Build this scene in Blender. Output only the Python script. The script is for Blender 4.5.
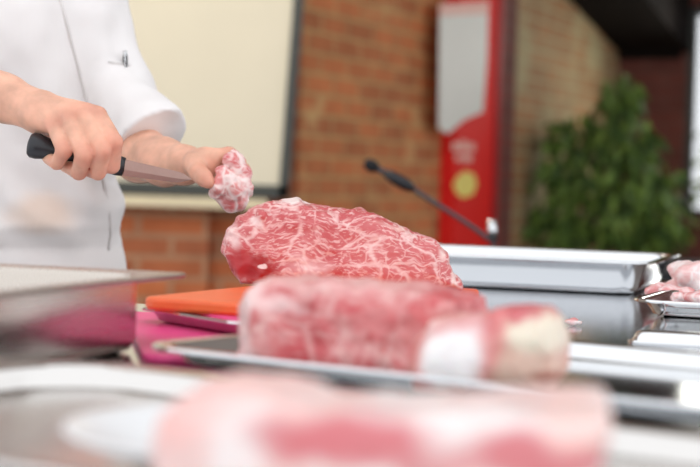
import bpy, bmesh, math, random
import numpy as np
from mathutils import Vector, Matrix

for o in list(bpy.data.objects):
    bpy.data.objects.remove(o, do_unlink=True)
SC = bpy.context.scene
COL = SC.collection
PI = math.pi

# ------------------------------------------------------------------ camera
CAMZ = 1.05            # lens height; table tops at 0.90
LENS = 87.0
FPX = LENS / 36.0 * 700
PITCH = math.atan((233.5 - 178) / FPX)
ROLL = 0.030
C0 = Vector((0, 0, CAMZ))
_F = Vector((0, math.cos(PITCH), -math.sin(PITCH)))
_U = Vector((0, math.sin(PITCH), math.cos(PITCH)))
_R = Vector((1, 0, 0))
CR = _R * math.cos(ROLL) + _U * math.sin(ROLL)
CU = _U * math.cos(ROLL) - _R * math.sin(ROLL)
cam_data = bpy.data.cameras.new('camera')
cam = bpy.data.objects.new('camera', cam_data)
COL.objects.link(cam)
cam.matrix_world = Matrix(((CR.x, CU.x, -_F.x, 0), (CR.y, CU.y, -_F.y, 0), (CR.z, CU.z, -_F.z, CAMZ), (0, 0, 0, 1)))
cam_data.lens = LENS
cam_data.sensor_width = 36
cam_data.clip_start = 0.02
cam_data.dof.use_dof = True
cam_data.dof.focus_distance = 1.88
cam_data.dof.aperture_fstop = 5.0
SC.camera = cam

# ------------------------------------------------------------------ light, exposure
SC.view_settings.view_transform = 'Standard'
SC.view_settings.look = 'None'
SC.view_settings.gamma = 1
SC.view_settings.use_curve_mapping = False
SC.view_settings.exposure = 0.32

world = bpy.data.worlds.new('daylight')
SC.world = world
world.use_nodes = True
wn = world.node_tree
bg = wn.nodes['Background']
bg.inputs['Color'].default_value = (0.93, 0.96, 1.0, 1)
bg.inputs['Strength'].default_value = 1.16


def area(name, loc, target, size, energy, color=(1, 1, 1), size_y=None):
    ld = bpy.data.lights.new(name, 'AREA')
    ld.energy = energy
    ld.color = color
    ld.size = size
    if size_y:
        ld.shape = 'RECTANGLE'
        ld.size_y = size_y
    lo = bpy.data.objects.new(name, ld)
    COL.objects.link(lo)
    lo.location = loc
    d = Vector(target) - Vector(loc)
    lo.rotation_euler = d.to_track_quat('-Z', 'Y').to_euler()
    return lo


area('window_daylight', (2.25, 9.3, 1.6), (0.4, 7.0, 1.0), 0.8, 7, (1.0, 1.0, 0.9), 1.1)
area('wall_fill_light', (-1.0, 4.2, 3.1), (-0.6, 6.2, 1.3), 1.2, 34, (1.0, 0.92, 0.8))  # added lamp without a fitting, brightens the wall behind the board


# ------------------------------------------------------------------ helpers
def ray(px, py):
    return _F + CR * ((px - 350) / FPX) - CU * ((py - 233.5) / FPX)


def at(px, py, d):
    """point on the sight line of a pixel at forward depth d"""
    return C0 + ray(px, py) * d


def on(px, py, z):
    r = ray(px, py)
    return C0 + r * ((z - CAMZ) / r.z)


def on_plane(px, py, p0, n):
    r = ray(px, py)
    return C0 + r * ((p0 - C0).dot(n) / r.dot(n))


def prop(o, label=None, cat=None, group=None, kind=None):
    if label:
        o['label'] = label
    if cat:
        o['category'] = cat
    if group:
        o['group'] = group
    if kind:
        o['kind'] = kind
    return o


def empty(name, loc, rz=0.0):
    o = bpy.data.objects.new(name, None)
    COL.objects.link(o)
    o.location = loc
    o.rotation_euler = (0, 0, rz)
    o.empty_display_size = 0.05
    return o


def mesh_obj(name, verts, faces, mat, parent=None, loc=None, rz=0.0, smooth=False):
    me = bpy.data.meshes.new(name)
    if isinstance(faces, np.ndarray):
        v = np.asarray(verts, np.float32)
        n = len(faces)
        me.vertices.add(len(v))
        me.vertices.foreach_set('co', v.ravel())
        me.loops.add(n * 4)
        me.loops.foreach_set('vertex_index', faces.astype(np.int32).ravel())
        me.polygons.add(n)
        me.polygons.foreach_set('loop_start', np.arange(0, n * 4, 4, dtype=np.int32))
        me.update(calc_edges=True)
        me.validate()
    else:
        me.from_pydata([tuple(x) for x in verts], [], faces)
    me.polygons.foreach_set('use_smooth', [bool(smooth)] * len(me.polygons))
    me.materials.append(mat)
    me.update()
    o = bpy.data.objects.new(name, me)
    COL.objects.link(o)
    if parent:
        o.parent = parent
    if loc is not None:
        o.location = loc
    o.rotation_euler = (0, 0, rz)
    return o


def bm_obj(name, bm, mat, parent=None, loc=None, rz=0.0, smooth=False):
    me = bpy.data.meshes.new(name)
    bmesh.ops.recalc_face_normals(bm, faces=bm.faces)
    bm.to_mesh(me)
    bm.free()
    me.polygons.foreach_set('use_smooth', [bool(smooth)] * len(me.polygons))
    me.materials.append(mat)
    o = bpy.data.objects.new(name, me)
    COL.objects.link(o)
    if parent:
        o.parent = parent
    if loc is not None:
        o.location = loc
    o.rotation_euler = (0, 0, rz)
    return o


def bm_box(bm, x0, x1, y0, y1, z0, z1, bev=0.0, seg=2):
    r = bmesh.ops.create_cube(bm, size=1.0)
    vs = r['verts']
    for v in vs:
        v.co = Vector(((x0 + x1) / 2 + v.co.x * (x1 - x0), (y0 + y1) / 2 + v.co.y * (y1 - y0), (z0 + z1) / 2 + v.co.z * (z1 - z0)))
    if bev:
        es = list({e for v in vs for e in v.link_edges})
        bmesh.ops.bevel(bm, geom=es, offset=bev, segments=seg, affect='EDGES', profile=0.5)


def box(name, x0, x1, y0, y1, z0, z1, mat, parent=None, loc=None, rz=0.0, bev=0.0):
    bm = bmesh.new()
    bm_box(bm, x0, x1, y0, y1, z0, z1, bev)
    return bm_obj(name, bm, mat, parent, loc, rz)


def tube_mesh(path, radii, n=12, cap=True):
    """swept round tube along 3-D points"""
    P = [Vector(p) for p in path]
    V, Fc = [], []
    up = Vector((0.13, 0.21, 1)).normalized()
    for i, p in enumerate(P):
        t = (P[min(i + 1, len(P) - 1)] - P[max(i - 1, 0)]).normalized()
        a = t.cross(up).normalized()
        b = t.cross(a).normalized()
        r = radii[i] if hasattr(radii, '__len__') else radii
        for k in range(n):
            w = 2 * PI * k / n
            V.append(p + (a * math.cos(w) + b * math.sin(w)) * r)
    for i in range(len(P) - 1):
        for k in range(n):
            Fc.append((i * n + k, i * n + (k + 1) % n, (i + 1) * n + (k + 1) % n, (i + 1) * n + k))
    if cap:
        Fc.append(tuple(range(n - 1, -1, -1)))
        Fc.append(tuple(range((len(P) - 1) * n, len(P) * n)))
    return V, Fc


def tube(name, path, radii, mat, parent=None, n=12, loc=None):
    V, Fc = tube_mesh(path, radii, n)
    return mesh_obj(name, V, Fc, mat, parent, loc, smooth=True)


# ---- numpy noise and signed-distance modelling
def vnoise(X, Y, Z, scale, seed):
    rng = np.random.RandomState(seed)
    N = 32
    lat = rng.rand(N, N, N).astype(np.float32) * 2 - 1
    x, y, z = X * scale + 7.3, Y * scale + 3.1, Z * scale + 11.7
    x, y, z = np.broadcast_arrays(x, y, z)
    ix, iy, iz = np.floor(x).astype(np.int32), np.floor(y).astype(np.int32), np.floor(z).astype(np.int32)
    fx, fy, fz = x - ix, y - iy, z - iz
    fx, fy, fz = fx * fx * (3 - 2 * fx), fy * fy * (3 - 2 * fy), fz * fz * (3 - 2 * fz)
    out = 0
    for a in (0, 1):
        wx = fx if a else 1 - fx
        for b in (0, 1):
            wy = fy if b else 1 - fy
            for c in (0, 1):
                wz = fz if c else 1 - fz
                out = out + wx * wy * wz * lat[(ix + a) % N, (iy + b) % N, (iz + c) % N]
    return out


def fbm(X, Y, Z, scale, seed, octs=3):
    s, a = 0, 1.0
    for i in range(octs):
        s = s + a * vnoise(X, Y, Z, scale * 2 ** i, seed + i)
        a *= 0.5
    return s


def surface_nets(F, lo, h):
    nx, ny, nz = F.shape
    S = F < 0
    c = np.zeros((nx - 1, ny - 1, nz - 1), np.int8)
    for a in (0, 1):
        for b in (0, 1):
            for d in (0, 1):
                c += S[a:nx - 1 + a, b:ny - 1 + b, d:nz - 1 + d]
    I, J, K = np.nonzero((c > 0) & (c < 8))
    idx = np.full(c.shape, -1, np.int32)
    idx[I, J, K] = np.arange(len(I))
    acc = np.zeros((len(I), 3))
    cnt = np.zeros(len(I))
    for ax in range(3):
        for a in (0, 1):
            for b in (0, 1):
                o0 = [0, 0, 0]
                o0[(ax + 1) % 3] = a
                o0[(ax + 2) % 3] = b
                o1 = list(o0)
                o1[ax] = 1
                f0 = F[I + o0[0], J + o0[1], K + o0[2]]
                f1 = F[I + o1[0], J + o1[1], K + o1[2]]
                m = (f0 < 0) != (f1 < 0)
                t = np.where(m, f0 / np.where(m, f0 - f1, 1), 0)
                p = np.stack([I + o0[0], J + o0[1], K + o0[2]], 1).astype(float)
                p[:, ax] += t
                acc += p * m[:, None]
                cnt += m
    V = acc / cnt[:, None] * h + np.asarray(lo)[None]
    quads = []
    for ax in range(3):
        a0 = [slice(None)] * 3
        a1 = [slice(None)] * 3
        a0[ax] = slice(0, -1)
        a1[ax] = slice(1, None)
        s0, s1 = S[tuple(a0)], S[tuple(a1)]
        e = s0 != s1
        b1, b2 = (ax + 1) % 3, (ax + 2) % 3
        sl = [slice(None)] * 3
        sl[b1] = slice(1, -1)
        sl[b2] = slice(1, -1)
        ii = np.argwhere(e[tuple(sl)])
        if not len(ii):
            continue
        ii[:, b1] += 1
        ii[:, b2] += 1
        ins = s0[ii[:, 0], ii[:, 1], ii[:, 2]]

        def cell(d1, d2):
            q = ii.copy()
            q[:, b1] += d1
            q[:, b2] += d2
            return idx[q[:, 0], q[:, 1], q[:, 2]]
        q = np.stack([cell(-1, -1), cell(0, -1), cell(0, 0), cell(-1, 0)], 1)
        q[~ins] = q[~ins][:, ::-1]
        quads.append(q)
    return V, np.concatenate(quads)


class Field:
    def __init__(s, lo, hi, h):
        s.lo, s.h = np.array(lo, float), h
        n = np.ceil((np.array(hi) - s.lo) / h).astype(int) + 1
        s.ax = [s.lo[i] + h * np.arange(n[i]) for i in range(3)]
        s.F = np.full(tuple(n), 0.05, np.float32)

    def sub(s, lo, hi):
        sl = []
        for i in range(3):
            a = max(0, int((lo[i] - s.lo[i]) / s.h))
            b = min(len(s.ax[i]), int((hi[i] - s.lo[i]) / s.h) + 2)
            sl.append(slice(a, max(a, b)))
        return tuple(sl)

    def grid(s, sl=(slice(None),) * 3):
        return s.ax[0][sl[0]][:, None, None], s.ax[1][sl[1]][None, :, None], s.ax[2][sl[2]][None, None, :]

    def blend(s, sl, d, k):
        f = s.F[sl]
        if k > 0:
            hh = np.maximum(k - np.abs(f - d), 0) / k
            s.F[sl] = np.minimum(f, d) - hh * hh * k * 0.25
        else:
            s.F[sl] = np.minimum(f, d)

    def cone(s, a, b, ra, rb, k=0.01):
        a, b = np.array(a, float), np.array(b, float)
        pad = max(ra, rb) + k + 3 * s.h
        sl = s.sub(np.minimum(a, b) - pad, np.maximum(a, b) + pad)
        X, Y, Z = s.grid(sl)
        ab = b - a
        L2 = max(ab.dot(ab), 1e-9)
        t = np.clip(((X - a[0]) * ab[0] + (Y - a[1]) * ab[1] + (Z - a[2]) * ab[2]) / L2, 0, 1)
        d = np.sqrt((X - a[0] - t * ab[0]) ** 2 + (Y - a[1] - t * ab[1]) ** 2 + (Z - a[2] - t * ab[2]) ** 2) - (ra + (rb - ra) * t)
        s.blend(sl, d, k)

    def chain(s, pts, rr, k=0.01):
        for i in range(len(pts) - 1):
            s.cone(pts[i], pts[i + 1], rr[i], rr[i + 1], k)

    def ell(s, c, r, k=0.01, ang=0.0, cut=False):
        c, r = np.array(c, float), np.array(r, float)
        pad = max(r) + k + 3 * s.h
        sl = s.sub(c - pad, c + pad)
        X, Y, Z = s.grid(sl)
        ca, sa = math.cos(ang), math.sin(ang)
        u = (X - c[0]) * ca + (Y - c[1]) * sa
        v = -(X - c[0]) * sa + (Y - c[1]) * ca
        q = np.sqrt((u / r[0]) ** 2 + (v / r[1]) ** 2 + ((Z - c[2]) / r[2]) ** 2)
        d = (q - 1) * min(r)
        if cut:
            s.F[sl] = np.maximum(s.F[sl], -d)
        else:
            s.blend(sl, d, k)

    def noise(s, amp, scale, seed, octs=3):
        X, Y, Z = s.grid()
        m = np.abs(s.F) < 0.03
        i, j, k = np.nonzero(m)
        s.F[i, j, k] += (amp * fbm(s.ax[0][i], s.ax[1][j], s.ax[2][k], scale, seed, octs)).astype(np.float32)

    def mesh(s):
        return surface_nets(s.F, s.lo, s.h)


def keep_big(V, Fc):
    """drop stray islands"""
    n = len(V)
    lab = np.arange(n)
    for _ in range(400):
        m = lab[Fc].min(1)
        new = lab.copy()
        for k in range(4):
            np.minimum.at(new, Fc[:, k], m)
        new = new[new]
        if (new == lab).all():
            break
        lab = new
    u, c = np.unique(lab, return_counts=True)
    ok = lab == u[c.argmax()]
    rem = np.cumsum(ok) - 1
    return V[ok], rem[Fc[ok[Fc].all(1)]]


# ------------------------------------------------------------------ materials
def new_mat(name):
    m = bpy.data.materials.new(name)
    m.use_nodes = True
    nt = m.node_tree
    return m, nt, nt.nodes['Principled BSDF']


def N(nt, t, **kw):
    n = nt.nodes.new(t)
    for k, v in kw.items():
        setattr(n, k, v)
    return n


def flat(name, rgb, rough=0.5, metal=0.0, noise=0.06, scale=30.0, bump=0.0, sss=0.0, spec=0.5):
    m, nt, b = new_mat(name)
    tc = N(nt, 'ShaderNodeTexCoord')
    nz = N(nt, 'ShaderNodeTexNoise')
    nz.inputs['Scale'].default_value = scale
    nz.inputs['Detail'].default_value = 4
    nt.links.new(tc.outputs['Object'], nz.inputs['Vector'])
    rp = N(nt, 'ShaderNodeValToRGB')
    rp.color_ramp.elements[0].position = 0.3
    rp.color_ramp.elements[1].position = 0.7
    rp.color_ramp.elements[0].color = tuple(c * (1 - noise) for c in rgb) + (1,)
    rp.color_ramp.elements[1].color = tuple(min(1, c * (1 + noise)) for c in rgb) + (1,)
    nt.links.new(nz.outputs['Fac'], rp.inputs['Fac'])
    nt.links.new(rp.outputs['Color'], b.inputs['Base Color'])
    b.inputs['Roughness'].default_value = rough
    b.inputs['Metallic'].default_value = metal
    b.inputs['Specular IOR Level'].default_value = spec
    if sss:
        b.inputs['Subsurface Weight'].default_value = sss
        b.inputs['Subsurface Radius'].default_value = (0.012, 0.005, 0.003)
        b.inputs['Subsurface Scale'].default_value = 1.0
    if bump:
        bp = N(nt, 'ShaderNodeBump')
        bp.inputs['Strength'].default_value = bump
        bp.inputs['Distance'].default_value = 0.002
        nt.links.new(nz.outputs['Fac'], bp.inputs['Height'])
        nt.links.new(bp.outputs['Normal'], b.inputs['Normal'])
    return m


def steel(name, rgb=(0.74, 0.74, 0.73), rough=0.2, brushed=(4, 160, 40)):
    m, nt, b = new_mat(name)
    tc = N(nt, 'ShaderNodeTexCoord')
    mp = N(nt, 'ShaderNodeMapping')
    mp.inputs['Scale'].default_value = brushed
    nz = N(nt, 'ShaderNodeTexNoise')
    nz.inputs['Scale'].default_value = 3
    nz.inputs['Detail'].default_value = 5
    nt.links.new(tc.outputs['Object'], mp.inputs['Vector'])
    nt.links.new(mp.outputs['Vector'], nz.inputs['Vector'])
    mr = N(nt, 'ShaderNodeMapRange')
    mr.inputs['To Min'].default_value = rough * 0.75
    mr.inputs['To Max'].default_value = rough * 1.3
    nt.links.new(nz.outputs['Fac'], mr.inputs['Value'])
    nt.links.new(mr.outputs['Result'], b.inputs['Roughness'])
    b.inputs['Base Color'].default_value = rgb + (1,)
    b.inputs['Metallic'].default_value = 1.0
    return m


def brick(name, c1, c2, mortar, bw=0.24, rh=0.075, ms=0.011, tint=None, off=(0, 0)):
    m, nt, b = new_mat(name)
    tc = N(nt, 'ShaderNodeTexCoord')
    sx = N(nt, 'ShaderNodeSeparateXYZ')
    cx = N(nt, 'ShaderNodeCombineXYZ')
    nt.links.new(tc.outputs['Object'], sx.inputs[0])
    ad = N(nt, 'ShaderNodeMath', operation='ADD')
    ad.inputs[1].default_value = 20 + off[0]
    nt.links.new(sx.outputs['X'], ad.inputs[0])
    ad2 = N(nt, 'ShaderNodeMath', operation='ADD')
    nt.links.new(ad.outputs[0], ad2.inputs[0])
    nt.links.new(sx.outputs['Y'], ad2.inputs[1])
    nt.links.new(ad2.outputs[0], cx.inputs['X'])
    nt.links.new(sx.outputs['Z'], cx.inputs['Y'])
    br = N(nt, 'ShaderNodeTexBrick')
    br.inputs['Color1'].default_value = c1 + (1,)
    br.inputs['Color2'].default_value = c2 + (1,)
    br.inputs['Mortar'].default_value = mortar + (1,)
    br.inputs['Scale'].default_value = 1.0
    br.inputs['Brick Width'].default_value = bw
    br.inputs['Row Height'].default_value = rh
    br.inputs['Mortar Size'].default_value = ms
    br.inputs['Mortar Smooth'].default_value = 0.2
    br.inputs['Bias'].default_value = -0.1
    nt.links.new(cx.outputs[0], br.inputs['Vector'])
    nz = N(nt, 'ShaderNodeTexNoise')
    nz.inputs['Scale'].default_value = 9
    nz.inputs['Detail'].default_value = 4
    nt.links.new(cx.outputs[0], nz.inputs['Vector'])
    mx = N(nt, 'ShaderNodeMix', data_type='RGBA', blend_type='MULTIPLY')
    mx.inputs['Factor'].default_value = 0.6
    rp = N(nt, 'ShaderNodeValToRGB')
    rp.color_ramp.elements[0].position = 0.3
    rp.color_ramp.elements[0].color = (0.62, 0.55, 0.5, 1)
    rp.color_ramp.elements[1].position = 0.65
    rp.color_ramp.elements[1].color = (1.0, 1.0, 1.0, 1)
    nt.links.new(nz.outputs['Fac'], rp.inputs['Fac'])
    nt.links.new(br.outputs['Color'], mx.inputs['A'])
    nt.links.new(rp.outputs['Color'], mx.inputs['B'])
    last = mx.outputs['Result']
    if tint:                      # second colour mixed over the bricks in noise blotches
        n2 = N(nt, 'ShaderNodeTexNoise')
        n2.inputs['Scale'].default_value = tint[1]
        n2.inputs['Detail'].default_value = 3
        nt.links.new(cx.outputs[0], n2.inputs['Vector'])
        r2 = N(nt, 'ShaderNodeValToRGB')
        r2.color_ramp.elements[0].position = tint[2]
        r2.color_ramp.elements[1].position = tint[2] + 0.14
        nt.links.new(n2.outputs['Fac'], r2.inputs['Fac'])
        m2 = N(nt, 'ShaderNodeMix', data_type='RGBA')
        m2.inputs['B'].default_value = tint[0] + (1,)
        ml = N(nt, 'ShaderNodeMath', operation='MULTIPLY')
        ml.inputs[1].default_value = 0.75
        nt.links.new(r2.outputs['Color'], ml.inputs[0])
        nt.links.new(ml.outputs[0], m2.inputs['Factor'])
        nt.links.new(last, m2.inputs['A'])
        last = m2.outputs['Result']
    nt.links.new(last, b.inputs['Base Color'])
    b.inputs['Roughness'].default_value = 0.85
    bp = N(nt, 'ShaderNodeBump', invert=True)
    bp.inputs['Strength'].default_value = 0.6
    bp.inputs['Distance'].default_value = 0.008
    nt.links.new(br.outputs['Fac'], bp.inputs['Height'])
    nt.links.new(bp.outputs['Normal'], b.inputs['Normal'])
    return m


def meat_mat(name, lean, lean2, fat, vein=28.0, vein_w=0.05, streak=95.0, streak_amt=0.5, stretch=(1, 1, 1), tilt=0.0,
             patches=(), rough=0.38, blotch=(7.0, 0.62), fine=True, vein_amt=0.85):
    """Marbled flesh: a fat network (cell borders), fine fat streaks along the grain, larger seams of fat, and patches
    (centre, radii, colour, amount, softness) of lean or fat where the piece has them."""
    m, nt, b = new_mat(name)
    L = nt.links.new
    tc = N(nt, 'ShaderNodeTexCoord')
    co = tc.outputs['Object']
    wn_ = N(nt, 'ShaderNodeTexNoise')
    wn_.inputs['Scale'].default_value = 22
    wn_.inputs['Detail'].default_value = 3
    L(co, wn_.inputs['Vector'])
    sb = N(nt, 'ShaderNodeVectorMath', operation='SUBTRACT')
    sb.inputs[1].default_value = (0.5, 0.5, 0.5)
    L(wn_.outputs['Color'], sb.inputs[0])
    sc_ = N(nt, 'ShaderNodeVectorMath', operation='SCALE')
    sc_.inputs['Scale'].default_value = 0.035
    L(sb.outputs[0], sc_.inputs[0])
    wp = N(nt, 'ShaderNodeVectorMath', operation='ADD')
    L(co, wp.inputs[0])
    L(sc_.outputs[0], wp.inputs[1])
    mp = N(nt, 'ShaderNodeMapping')
    mp.inputs['Rotation'].default_value = (0, tilt, 0)
    mp.inputs['Scale'].default_value = stretch
    L(wp.outputs[0], mp.inputs['Vector'])

    def vor(scale, width):
        v = N(nt, 'ShaderNodeTexVoronoi', feature='DISTANCE_TO_EDGE')
        v.inputs['Scale'].default_value = scale
        L(mp.outputs[0], v.inputs['Vector'])
        r = N(nt, 'ShaderNodeMapRange', interpolation_type='SMOOTHSTEP')
        r.inputs['From Min'].default_value = 0.0
        r.inputs['From Max'].default_value = width
        r.inputs['To Min'].default_value = 1.0
        r.inputs['To Max'].default_value = 0.0
        L(v.outputs['Distance'], r.inputs['Value'])
        return r.outputs['Result']

    def mul(a, bb):
        x = N(nt, 'ShaderNodeMath', operation='MULTIPLY')
        for s_, i in ((a, 0), (bb, 1)):
            if isinstance(s_, float):
                x.inputs[i].default_value = s_
            else:
                L(s_, x.inputs[i])
        return x.outputs[0]

    def ramp_noise(scale, lo, hi, vec=None, detail=3):
        n = N(nt, 'ShaderNodeTexNoise')
        n.inputs['Scale'].default_value = scale
        n.inputs['Detail'].default_value = detail
        L(vec or co, n.inputs['Vector'])
        r = N(nt, 'ShaderNodeMapRange', interpolation_type='SMOOTHSTEP')
        r.inputs['From Min'].default_value = lo
        r.inputs['From Max'].default_value = hi
        L(n.outputs['Fac'], r.inputs['Value'])
        return r.outputs['Result']

    def mixc(fac, a, bcol):
        x = N(nt, 'ShaderNodeMix', data_type='RGBA')
        if isinstance(fac, float):
            x.inputs['Factor'].default_value = fac
        else:
            L(fac, x.inputs['Factor'])
        if isinstance(a, tuple):
            x.inputs['A'].default_value = a + (1,)
        else:
            L(a, x.inputs['A'])
        if isinstance(bcol, tuple):
            x.inputs['B'].default_value = bcol + (1,)
        else:
            L(bcol, x.inputs['B'])
        return x.outputs['Result']

    col = mixc(ramp_noise(18, 0.35, 0.65), lean, lean2)
    if fine:
        ms = N(nt, 'ShaderNodeMapping')
        ms.inputs['Rotation'].default_value = (0, tilt + 0.15, 0)
        ms.inputs['Scale'].default_value = (0.30, 0.6, 1.0)
        L(wp.outputs[0], ms.inputs['Vector'])
        f1 = ramp_noise(streak * 3.2, 0.50, 0.66, ms.outputs[0], 2)
        col = mixc(mul(f1, streak_amt), col, fat)
        v2 = mul(vor(vein * 2.1, vein_w * 1.0), ramp_noise(24, 0.40, 0.62))
        col = mixc(mul(v2, vein_amt * 0.8), col, fat)
    v1 = mul(vor(vein, vein_w), ramp_noise(14, 0.33, 0.52))
    col = mixc(mul(v1, vein_amt), col, fat)
    if blotch[1] < 1:
        col = mixc(mul(ramp_noise(blotch[0], blotch[1], blotch[1] + 0.13), 0.85), col, fat)
    for (c, r, pc, amt, soft) in patches:
        s1 = N(nt, 'ShaderNodeVectorMath', operation='SUBTRACT')
        s1.inputs[1].default_value = c
        L(wp.outputs[0], s1.inputs[0])
        s2 = N(nt, 'ShaderNodeVectorMath', operation='DIVIDE')
        s2.inputs[1].default_value = r
        L(s1.outputs[0], s2.inputs[0])
        ln = N(nt, 'ShaderNodeVectorMath', operation='LENGTH')
        L(s2.outputs[0], ln.inputs[0])
        rr = N(nt, 'ShaderNodeMapRange', interpolation_type='SMOOTHSTEP')
        rr.inputs['From Min'].default_value = 1 - soft
        rr.inputs['From Max'].default_value = 1 + soft
        rr.inputs['To Min'].default_value = amt
        rr.inputs['To Max'].default_value = 0.0
        L(ln.outputs['Value'], rr.inputs['Value'])
        col = mixc(rr.outputs['Result'], col, pc)
    L(col, b.inputs['Base Color'])
    b.inputs['Roughness'].default_value = rough
    b.inputs['Subsurface Weight'].default_value = 0.12
    b.inputs['Subsurface Radius'].default_value = (0.010, 0.004, 0.003)
    b.inputs['Subsurface Scale'].default_value = 0.6
    bp = N(nt, 'ShaderNodeBump')
    bp.inputs['Strength'].default_value = 0.35
    bp.inputs['Distance'].default_value = 0.0015
    nb = N(nt, 'ShaderNodeTexNoise')
    nb.inputs['Scale'].default_value = 160
    nb.inputs['Detail'].default_value = 4
    L(co, nb.inputs['Vector'])
    L(nb.outputs['Fac'], bp.inputs['Height'])
    L(bp.outputs['Normal'], b.inputs['Normal'])
    return m


M_STEEL = steel('brushed_steel', (0.76, 0.765, 0.77), 0.10)
M_STEELR = steel('worn_steel', (0.60, 0.54, 0.48), 0.27)
M_STEELW = steel('tray_steel', (0.70, 0.67, 0.64), 0.18)
M_TOP = steel('table_steel', (0.68, 0.69, 0.71), 0.13, (3, 120, 20))
M_SKIN = flat('skin', (0.79, 0.43, 0.30), 0.5, 0, 0.18, 38, 0.15, 0.2)
M_BLACK = flat('black_plastic', (0.018, 0.018, 0.022), 0.35, 0, 0.1)
M_CLOTHK = flat('black_cloth', (0.016, 0.016, 0.018), 0.9, 0, 0.2, 60)
M_DARKWOOD_SHADE = flat('dark_timber_and_shade', (0.012, 0.009, 0.008), 1.0, 0, 0.25, 12, spec=0.1)
M_CREAM = flat('cream_panel', (0.80, 0.74, 0.58), 0.75, 0, 0.02, 4)
M_CREAM2 = flat('cream_ledge_paint', (0.78, 0.68, 0.46), 0.6, 0, 0.04)
M_FRAME = flat('dark_frame', (0.05, 0.055, 0.05), 0.5)
M_BRICK = brick('warm_brick', (0.66, 0.22, 0.075), (0.44, 0.15, 0.055), (0.58, 0.36, 0.15), ms=0.008, tint=((0.66, 0.42, 0.18), 5.0, 0.58))
M_BRICKF = brick('orange_brick', (0.58, 0.17, 0.06), (0.34, 0.11, 0.05), (0.47, 0.25, 0.14), off=(0.07, 0))
M_BRICKY = brick('sunlit_yellow_brick', (0.42, 0.20, 0.08), (0.34, 0.18, 0.08), (0.42, 0.35, 0.19), ms=0.009, tint=((0.40, 0.35, 0.19), 2.4, 0.46))  # yellow cast of the window light is put into this brick colour
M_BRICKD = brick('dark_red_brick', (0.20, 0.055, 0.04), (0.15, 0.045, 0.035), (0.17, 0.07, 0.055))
M_FLOOR = flat('floor_stone', (0.20, 0.13, 0.10), 0.55, 0, 0.2, 6)
M_CEIL = flat('ceiling_paint', (0.62, 0.58, 0.54), 0.8)
M_ORANGE = flat('orange_board_plastic', (0.93, 0.16, 0.045), 0.42, 0, 0.05, 60, 0.1, 0.08)
M_PINK = flat('magenta_board_plastic', (0.86, 0.07, 0.26), 0.4, 0, 0.05, 60, 0.1, 0.05)
M_WHITE = flat('white_glaze', (0.86, 0.86, 0.86), 0.2, 0, 0.02)

# ------------------------------------------------------------------ the room
FLOORZ = 0.0
box('floor', -6, 6, -2, 13, -0.1, FLOORZ, M_FLOOR)['kind'] = 'structure'
box('ceiling', -6, 6, 2.9, 13, 3.3, 3.4, M_CEIL)['kind'] = 'structure'

WA = Vector((-0.19, 6.05, 0))                     # where the flat wall behind the board turns
WDIR = Vector((0.4, 0.916, 0)).normalized()
WANG = math.atan2(WDIR.y, WDIR.x)
WLEN = 4.38
WB = WA + WDIR * WLEN                             # far corner
BDIR = Vector((0.916, -0.4, 0)).normalized()
BANG = math.atan2(BDIR.y, BDIR.x)


def structure(o):
    o['kind'] = 'structure'
    return o


structure(box('wall_left', -5.8, 0, 0, 0.25, 0, 3.3, M_BRICKF, None, (WA.x, WA.y, 0)))
structure(box('wall_right', 0, 2.28, 0, 0.25, 0, 3.3, M_BRICK, None, (WA.x, WA.y, 0), WANG))
p = WA + WDIR * 2.28
structure(box('wall_far', 0, WLEN - 2.28, 0, 0.25, 0, 3.3, M_BRICKY, None, (p.x, p.y, 0), WANG))
# pier edge beside the red panel
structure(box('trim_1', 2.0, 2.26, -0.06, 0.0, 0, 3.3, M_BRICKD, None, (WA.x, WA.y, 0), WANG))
# pilaster under the board: stands a little proud of the flat wall
px_e = at(208, 240, 6.0).x
structure(box('trim_2', -3.5, px_e - WA.x, -0.07, 0, 0, 1.0, M_BRICKF, None, (WA.x, WA.y, 0)))

# back wall with its window opening: x runs along the wall from the far corner
T0, T1, ZB, ZT = 0.405, 1.75, 0.89, 2.11
bm = bmesh.new()
for (x0, x1, z0, z1) in ((-0.25, T0, 0, 3.3), (T1, 4.5, 0, 3.3), (T0, T1, 0, ZB), (T0, T1, ZT, 3.3)):
    bm_box(bm, x0, x1, 0, 0.22, z0, z1)
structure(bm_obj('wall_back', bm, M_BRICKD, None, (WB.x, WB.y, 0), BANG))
wroot = structure(empty('window_1', (WB.x, WB.y, 0), BANG))
bm = bmesh.new()
for (x0, x1, z0, z1) in ((T0 - 0.01, T0 + 0.045, ZB, ZT), (T1 - 0.05, T1 + 0.01, ZB, ZT), (T0, T1, ZB, ZB + 0.04), (T0, T1, ZT - 0.05, ZT), (1.1, 1.14, ZB, ZT)):
    bm_box(bm, x0, x1, 0.02, 0.08, z0, z1)
bm_obj('window_frame', bm, M_FRAME, wroot)
mg, ntg, bg_ = new_mat('window_glass')
bg_.inputs['Transmission Weight'].default_value = 1.0
bg_.inputs['Roughness'].default_value = 0.0
bg_.inputs['IOR'].default_value = 1.45
box('pane', T0 + 0.04, T1 - 0.04, 0.045, 0.05, ZB + 0.03, ZT - 0.04, mg, wroot)

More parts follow.
